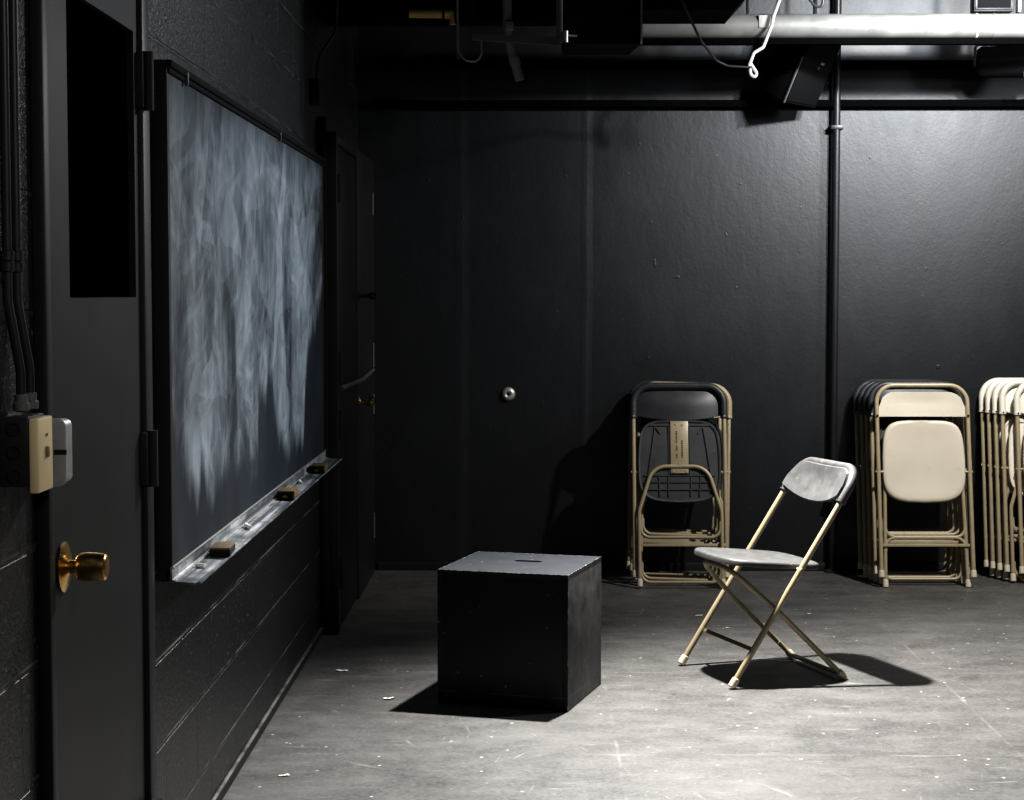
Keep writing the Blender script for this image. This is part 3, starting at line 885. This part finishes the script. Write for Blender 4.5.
g1, g2, g3 = 'folded chairs in the left stack', 'folded chairs in the middle stack', 'folded chairs in the right stack'
c = make_chair('black folding chair at the front of the left stack, tan plate under its seat showing', 'blackplastic', 'A', True, g1, bow=True, stamp=True)
place(c, .706, 8.70, 13.5, 0, True)
ct = make_chair('folded chair with tan top edge just behind the front black chair, left stack', 'blackplastic', 'A', True, g1, back_mat='brownplastic', bow=True)
place(ct, .712, 8.785, 14.0, 1.9, True)
cblk = make_chair('third folded black chair from the front of the left stack', 'blackplastic', 'A', True, g1, bow=True)
place(cblk, .702, 8.865, 14.3, 1.7, True)
c = copy_tree(cblk); c['label'] = 'rearmost folded black chair of the left stack, against the wall'
place(c, .690, 8.945, 14.6, 1.5, True)
# middle stack
c = make_chair('cream folding chair facing out at the front of the middle stack', 'cream', 'B', True, g2)
place(c, 1.876, 8.715, 12.5)
mid = (('black-backed folded chair directly behind the cream chair', 1.868, 8.815, 12.5, .0), ('second black-backed folded chair behind the cream chair', 1.855, 8.873, 12.5, 0),
       ('third black-backed folded chair behind the cream chair', 1.841, 8.931, 12.5, 0), ('rearmost black-backed folded chair of the middle stack, nearest the wall', 1.826, 8.989, 12.5, 0))
for lab, x, y, le, ro in mid:
    c = copy_tree(cblk); c['label'] = lab; c['group'] = g2
    place(c, x, y, le, ro, True)
# right stack
cw = None
right = (('off-white folded chair at the front of the right stack, cut by the photo edge', 2.572, 8.835, 10.3, 0), ('off-white folded chair second from the front of the right stack', 2.515, 8.892, 10.3, 0),
         ('off-white folded chair third from the front of the right stack', 2.494, 8.946, 10.3, 0), ('off-white folded chair fourth from the front of the right stack', 2.474, 9.000, 10.3, 0),
         ('rearmost off-white folded chair of the right stack, against the wall', 2.456, 9.054, 10.3, 0))
for lab, x, y, le, ro in right:
    if cw is None: c = cw = make_chair(lab, 'white', 'A', True, g3, bow=True)
    else: c = copy_tree(cw); c['label'] = lab
    place(c, x, y, le, ro, True)

# ------------------------------------------------------------------ litter on the floor
for i, (x, y, s_, lab) in enumerate(((-.492, 6.299, .020, 'scrap of white paper on the floor left of the black cube'),
                       (-.702, 6.768, .022, 'crumpled white paper scrap near the foot of the far door post'),
                       (-.718, 5.28, .015, 'tiny white paper scrap close to the left wall in the foreground'),
                       (.724, 7.948, .014, 'white paper scrap on the floor in front of the left chair stack'),
                       (.819, 7.662, .010, 'tiny paper scrap behind the open chair, on the floor'),
                       (1.207, 8.003, .012, 'tiny white scrap on the floor between left and middle stacks'))):
    rnd = random.Random(i)
    bm = bmesh.new()
    vs = []
    for k in range(5):
        row = []
        for j in range(4):
            row.append(bm.verts.new((s_ * (k / 2 - 1) + rnd.uniform(-.15, .15) * s_, s_ * .55 * (j / 1.5 - 1) + rnd.uniform(-.1, .1) * s_, .001 + rnd.random() * .22 * s_)))
        vs.append(row)
    for k in range(4):
        for j in range(3): bm.faces.new((vs[k][j], vs[k + 1][j], vs[k + 1][j + 1], vs[k][j + 1]))
    o = put('paper_scrap', bm, M['paper']); o.location = (x, y, 0.0005); o.rotation_euler = (0, 0, rnd.uniform(-.4, .6))
    tag(o, lab, 'paper scrap', 'paper scraps on the floor')

# ------------------------------------------------------------------ overhead pipes, duct, cables
YP = 8.62
pp = thing('overhead_pipe', 'thick silver pipe running across the top in front of the back wall', 'pipe', (0, YP, 2.621))
put('pipe', newtube([(.30, 0, 0), (XR, 0, 0)], .057, 28), M['silver'], pp)
for x in (2.035, 2.115):
    put('band', newtube([(x, 0, 0), (x + .010, 0, 0)], .0585, 28), M['cream' if x < 2.1 else 'silver'], pp)
put('cable_clamp', newbox((1.035, -.062, -.015), (1.10, -.035, .045), .006), M['whitecable'], pp)
for x in (.9, 2.9, 4.2):
    put('hanger_rod', newtube([(x, 0, .05), (x, 0, ZC - 2.621)], .006, 8), M['darksteel'], pp)
bp = thing('lighting_rail', 'black steel rail running just under the silver pipe', 'rail', (0, YP - .02, 2.547))
put('rail', newbox((.28, -.02, -.013), (XR, .02, .0155), .003), M['void'], bp)
for x in (1.0, 2.6, 4.0): put('strap', newtube(fillet([(x, .015, -.002), (x, .10, -.002), (x, .10, ZC - 2.547)], .02), .006, 8), M['blackmatte'], bp)

vp = thing('vertical_pipe', 'black vertical pipe running from floor to ceiling up the back wall', 'pipe', (1.503, YB - .045, 0))
put('pipe', newtube([(0, 0, 0.0), (0, 0, ZC)], .0185, 18), M['black'], vp)
for z in (.35, 2.2):
    put('pipe_strap', newbox((-.03, -.021, z), (.03, .045, z + .022), .002), M['black'], vp)
put('floor_flange', newlathe([(.019, 0), (.042, 0), (.042, .006), (.024, .016), (.019, .018)], None, 20), M['trim'], vp)

sp = thing('speaker', 'black box speaker hung tilted below the silver pipe on the back wall', 'speaker', (1.205, 8.955, 2.308))
SR = Matrix(((.755, -.56, .333, 0), (.652, .695, -.305, 0), (-.060, .446, .893, 0), (0, 0, 0, 1)))
put('cabinet', newbox((0, 0, 0), (.233, .18, .345), .005, SR), M['speaker'], sp)
put('grille', newbox((.012, -.006, .012), (.224, .001, .332), .003, SR), M['grille'], sp)
put('corner_edge', newbox((-.004, -.007, .0), (.005, .004, .235), .002, SR), M['darksteel'], sp)
put('badge', newbox((.135, -.010, .215), (.160, -.005, .226), 0, SR), M['gold'], sp)
put('indicator', newlathe([(0, 0), (.006, 0), (.005, .004), (0, .005)], SR @ T(.135, -.005, .196) @ Matrix.Rotation(R(90), 4, 'X'), 12), M['steelbright'], sp)
put('mount_arm', newtube([SR @ Vector((.12, .09, .34)), SR @ Vector((.12, .09, .34)) + Vector((0, 0, .10)), SR @ Vector((.12, .09, .34)) + Vector((0, .0, .70))], .010, 8), M['blackmatte'], sp)

def cable(name, label, pts, r, mat, rf=.06, cat='cable'):
    pts = [(x * 1.0131, y + .11, 1.4 + (z - 1.4) * 1.0131) for x, y, z in pts]
    pts[0] = (pts[0][0], pts[0][1], ZC)
    if len(pts) == 5: pts[-1] = (pts[-1][0], pts[-1][1], ZC)
    o = put(name, newtube(fillet(pts, rf, 6), r, 8), M[mat]); return tag(o, label, cat)
cable('white_cable', 'white cable clamped to the silver pipe with a loose looped end', [(1.118, 8.42, 3.2), (1.115, 8.42, 2.72), (1.086, 8.425, 2.64), (1.078, 8.42, 2.60), (1.04, 8.42, 2.50), (.998, 8.42, 2.475), (.978, 8.42, 2.42), (.985, 8.42, 2.375), (1.005, 8.42, 2.365), (1.012, 8.42, 2.385), (.995, 8.42, 2.41), (.985, 8.42, 2.425)], .0085, 'whitecable', .02)
cable('thin_black_cable', 'thin black cable sagging from above to the white cable end', [(.585, 7.55, 2.95), (.600, 7.55, 2.585), (.645, 7.58, 2.50), (.700, 7.75, 2.44), (.83, 8.40, 2.435), (.88, 8.40, 2.414), (.985, 8.40, 2.408)], .0055, 'blackcable', .08)
cable('looped_black_cable', 'short black cable loop hanging above the silver pipe', [(1.235, 8.45, 2.95), (1.24, 8.45, 2.73), (1.285, 8.45, 2.675), (1.31, 8.45, 2.69), (1.34, 8.45, 2.95)], .006, 'blackcable', .03)

sl = thing('stage_light', 'black stage light hanging under the right end of the silver pipe', 'stage light', (2.262, 8.96, 2.500))
put('housing', newlathe([(0, -.13), (.06, -.13), (.075, -.11), (.078, .09), (.088, .10), (.088, .13), (.07, .13), (.066, .11), (0, .10)], Matrix.Rotation(R(90), 4, 'Y') @ Matrix.Rotation(R(12), 4, 'X'), 24), M['duct'], sl)
put('yoke', newtube(fillet([(-.142, 0, -.02), (-.142, 0, .082), (.142, 0, .082), (.142, 0, -.02)], .02), .007, 8), M['darksteel'], sl)
put('clamp', newbox((-.02, -.02, .07), (.02, .02, .11), .003), M['duct'], sl)
put('stem', newtube([(0, 0, .10), (0, 0, ZC - 2.50)], .011, 10), M['darksteel'], sl)
put('tilt_knob', newlathe([(0, 0), (.012, 0), (.014, .01), (.014, .022), (0, .024)], T(.142, -.01, -.02) @ AX_X, 14), M['greymetal'], sl)
put('safety_cable', newtube([(.082, -.06, .05), (.084, -.09, -.06)], .0035, 8), M['steelbright'], sl)
put('cable_end', newbox((.068, -.098, -.085), (.088, -.080, -.055), .003), M['steelbright'], sl)
eb2 = thing('pipe_junction_box', 'grey electrical box on top of the silver pipe at far right', 'electrical box', (2.112, 8.62, 2.682))
put('box_body', newbox((-.09, -.04, 0), (.09, .04, .082), .004), M['black'], eb2)
put('lid_rim', newbox((-.085, -.046, .008), (.085, -.040, .074), .002), M['black'], eb2)
put('lid', newbox((-.076, -.049, .016), (.076, -.044, .066), .001), M['duct'], eb2)
put('conduit', newtube([(.0, 0, .08), (0, 0, ZC - 2.682)], .011, 12), M['steelbright'], eb2)
put('bracket', newbox((.115, -.03, .0), (.128, .02, .09), .002), M['greymetal'], eb2)

ad = thing('air_duct', 'large black rectangular air duct under the ceiling, top centre', 'air duct', (0, 0, 0))
put('duct_body', prism([(7.0, 2.328), (7.9, 2.40), (7.9, ZC), (7.0, ZC)], .125, .408, Matrix(((0, 0, 1, 0), (1, 0, 0, 0), (0, 1, 0, 0), (0, 0, 0, 1)))), M['duct'], ad)
put('duct_branch', prism([(.400, 2.562), (.835, 2.562), (.905, 2.64), (.905, ZC), (.400, ZC)], 7.72, 8.12, Mxz), M['duct'], ad)
put('duct_flange', newbox((.405, 6.985, 2.325), (.412, 7.0, ZC)), M['darksteel'], ad)

# group of dark steel and pipes at upper left
br = thing('hanging_bracket', 'grey steel angle bracket hanging below the dark ceiling', 'bracket', (0, 6.95, 1.4 * (1 - .9267)))
br.scale = (.9267, 1, .9267)
put('angle_bar', prism([(-.24, 2.410), (.11, 2.388), (.11, 2.420), (-.24, 2.432)], -.015, .015, Mxz), M['darksteel'], br)
put('hanger', newbox((.096, -.012, 2.40), (.122, .012, 3.504), .002), M['darksteel'], br)
put('bolt', newlathe([(0, 0), (.010, 0), (.010, .045), (0, .047)], T(.134, -.02, 2.398), 10), M['greymetal'], br)
put('bolt_end', newtube([(.14, -.018, 2.425), (.18, -.018, 2.423)], .004, 8), M['greymetal'], br)
dp = thing('drop_pipe', 'dark vertical pipe with an angled lower end, upper left of centre', 'pipe', (0, 7.46, 0))
put('pipe', newtube(fillet([(-.100, 0, ZC), (-.100, 0, 2.42), (-.050, 0, 2.245)], .04), .019, 14), M['greymetal'], dp)
put('coupling', newtube([(-.075, 0, 2.335), (-.066, 0, 2.303)], .023, 14), M['greymetal'], dp)
put('pipe_clamp', newbox((-.105, -.03, 2.440), (-.075, .0, 2.475), .004), M['greymetal'], dp)
hk = thing('pipe_hook', 'thin grey wire hook hanging from the bracket', 'hook', (0, 7.30, .03))
put('wire', newtube(fillet([(-.292, 0, 3.3), (-.292, 0, 2.455), (-.290, 0, 2.31), (-.262, 0, 2.275), (-.215, 0, 2.268), (-.198, 0, 2.30), (-.200, 0, 2.36)], .03), .005, 8), M['greymetal'], hk)
put('plate', newbox((-.296, .004, 2.28), (-.282, .010, 2.42)), M['darksteel'], hk)
yp = thing('yellowish_pipe', 'short yellowish pipe with a band, under the dark ceiling at upper left', 'pipe', (0, 7.52, 2.520))
put('pipe', newtube([(-.495, 0, 0), (-.36, 0, -.002), (-.31, 0, -.004)], .019, 14), M['yellow'], yp)
put('elbow', newtube(fillet([(-.355, 0, -.002), (-.315, 0, -.004), (-.315, 0, -.045)], .02), .020, 14), M['yellow'], yp)
put('band', newtube([(-.362, 0, -.002), (-.352, 0, -.002)], .0225, 14), M['blackmatte'], yp)
for x in (-.36,): put('hanger_strap', newbox((x, -.003, .015), (x + .006, .003, ZC - 2.52)), M['blackmatte'], yp)
ub_ = thing('unlit_stage_light', 'dark unlit stage light body beside the yellowish pipe', 'stage light', (-.265, 7.40, 2.56))
put('housing', newlathe([(0, -.10), (.04, -.10), (.046, -.08), (.046, .08), (.05, .10), (.05, .16), (0, .16)], Matrix.Rotation(R(10), 4, 'X'), 18), M['duct'], ub_)
put('yoke', newtube(fillet([(-.055, 0, .02), (-.055, 0, .22), (.055, 0, .22), (.055, 0, .02)], .02), .005, 8), M['darksteel'], ub_)
put('stem', newtube([(0, 0, .21), (0, 0, ZC - 2.56)], .010, 8), M['duct'], ub_)
bd = thing('ceiling_beam', 'black steel beam crossing the dark ceiling at upper left', 'beam', (0, 7.9, 0))
bm = bmesh.new(); box(bm, (XL, -.06, 2.53), (.11, .06, 2.545)); box(bm, (XL, -.006, 2.545), (.11, .006, 2.70)); box(bm, (XL, -.06, 2.70), (.11, .06, 2.715))
put('beam', bm, M['duct'], bd)
put('hanger', newbox((-.5, -.02, 2.70), (-.46, .02, ZC)), M['duct'], bd)
# cord and small box on the left wall above the far door
jb = thing('wall_junction_box', 'small black box high on the left wall above the chalkboard corner', 'electrical box', (XL, 7.28, 2.13))
put('box_body', newbox((0, -.03, 0), (.035, .03, .10), .003), M['blackmatte'], jb)
put('cord', newtube(fillet([(.02, .0, .09), (.03, .05, .20), (.07, .30, .33), (.075, .32, .6), (.06, .2, ZC - 2.13)], .08), .006, 8), M['darksteel'], jb)

# ------------------------------------------------------------------ camera
cam = bpy.data.cameras.new('camera'); co = bpy.data.objects.new('camera', cam); COL.objects.link(co)
FPX = 1850.0
cam.sensor_width = 36; cam.lens = FPX * 36 / 1024
cam.clip_start = .05
pitch = math.atan(108 / FPX); yaw = math.atan(20 / FPX)
fw = Vector((-math.sin(yaw) * math.cos(pitch), math.cos(yaw) * math.cos(pitch), -math.sin(pitch)))
co.location = (0, 0, 1.4)
co.rotation_euler = fw.to_track_quat('-Z', 'Y').to_euler()
scn.camera = co

# ------------------------------------------------------------------ lights
def spot(name, loc, aim, power, size, blend, radius, color=(1, .96, .90)):
    l = bpy.data.lights.new(name, 'SPOT'); l.energy = power; l.spot_size = R(size); l.spot_blend = blend
    l.shadow_soft_size = radius; l.color = color
    o = bpy.data.objects.new(name, l); COL.objects.link(o); o.location = loc
    o.rotation_euler = (Vector(aim) - Vector(loc)).to_track_quat('-Z', 'Y').to_euler()
    return o
spot('key_spot', (.46, 6.83, 2.72), (1.65, 5.0, 0), 1650, 120, 1.0, .045, (1, .975, .945))
spot('wall_spot', (2.4, 7.0, 2.93), (1.8, 9.2, 1.1), 490, 112, 1.0, .05, (1, .975, .94))
spot('wall_wash', (2.1, 7.0, 2.93), (1.75, 9.26, 2.35), 400, 76, 1.0, .10, (.88, .94, 1))
spot('wall_wash_far', (3.5, 7.2, 2.80), (1.2, 9.26, 2.45), 280, 70, 1.0, .25, (.86, .93, 1))
spot('top_spot', (2.1, 8.50, 3.30), (2.0, 8.62, 2.0), 14, 140, 1.0, .08, (1, .97, .93))
spot('board_spot', (2.4, 6.9, 2.98), (-.83, 5.8, 1.72), 560, 72, 1.0, .12, (.93, .965, 1))
spot('door_fill', (1.6, .6, 3.0), (-.85, 3.2, 1.2), 250, 42, 1.0, .25, (1, .98, .95))
w = bpy.data.worlds.new('world'); scn.world = w; w.use_nodes = True
w.node_tree.nodes['Background'].inputs[0].default_value = (.8, .9, 1, 1)
w.node_tree.nodes['Background'].inputs[1].default_value = .002
scn.view_settings.view_transform = 'Standard'
scn.view_settings.look = 'None'
scn.view_settings.exposure = 0
scn.view_settings.gamma = .72
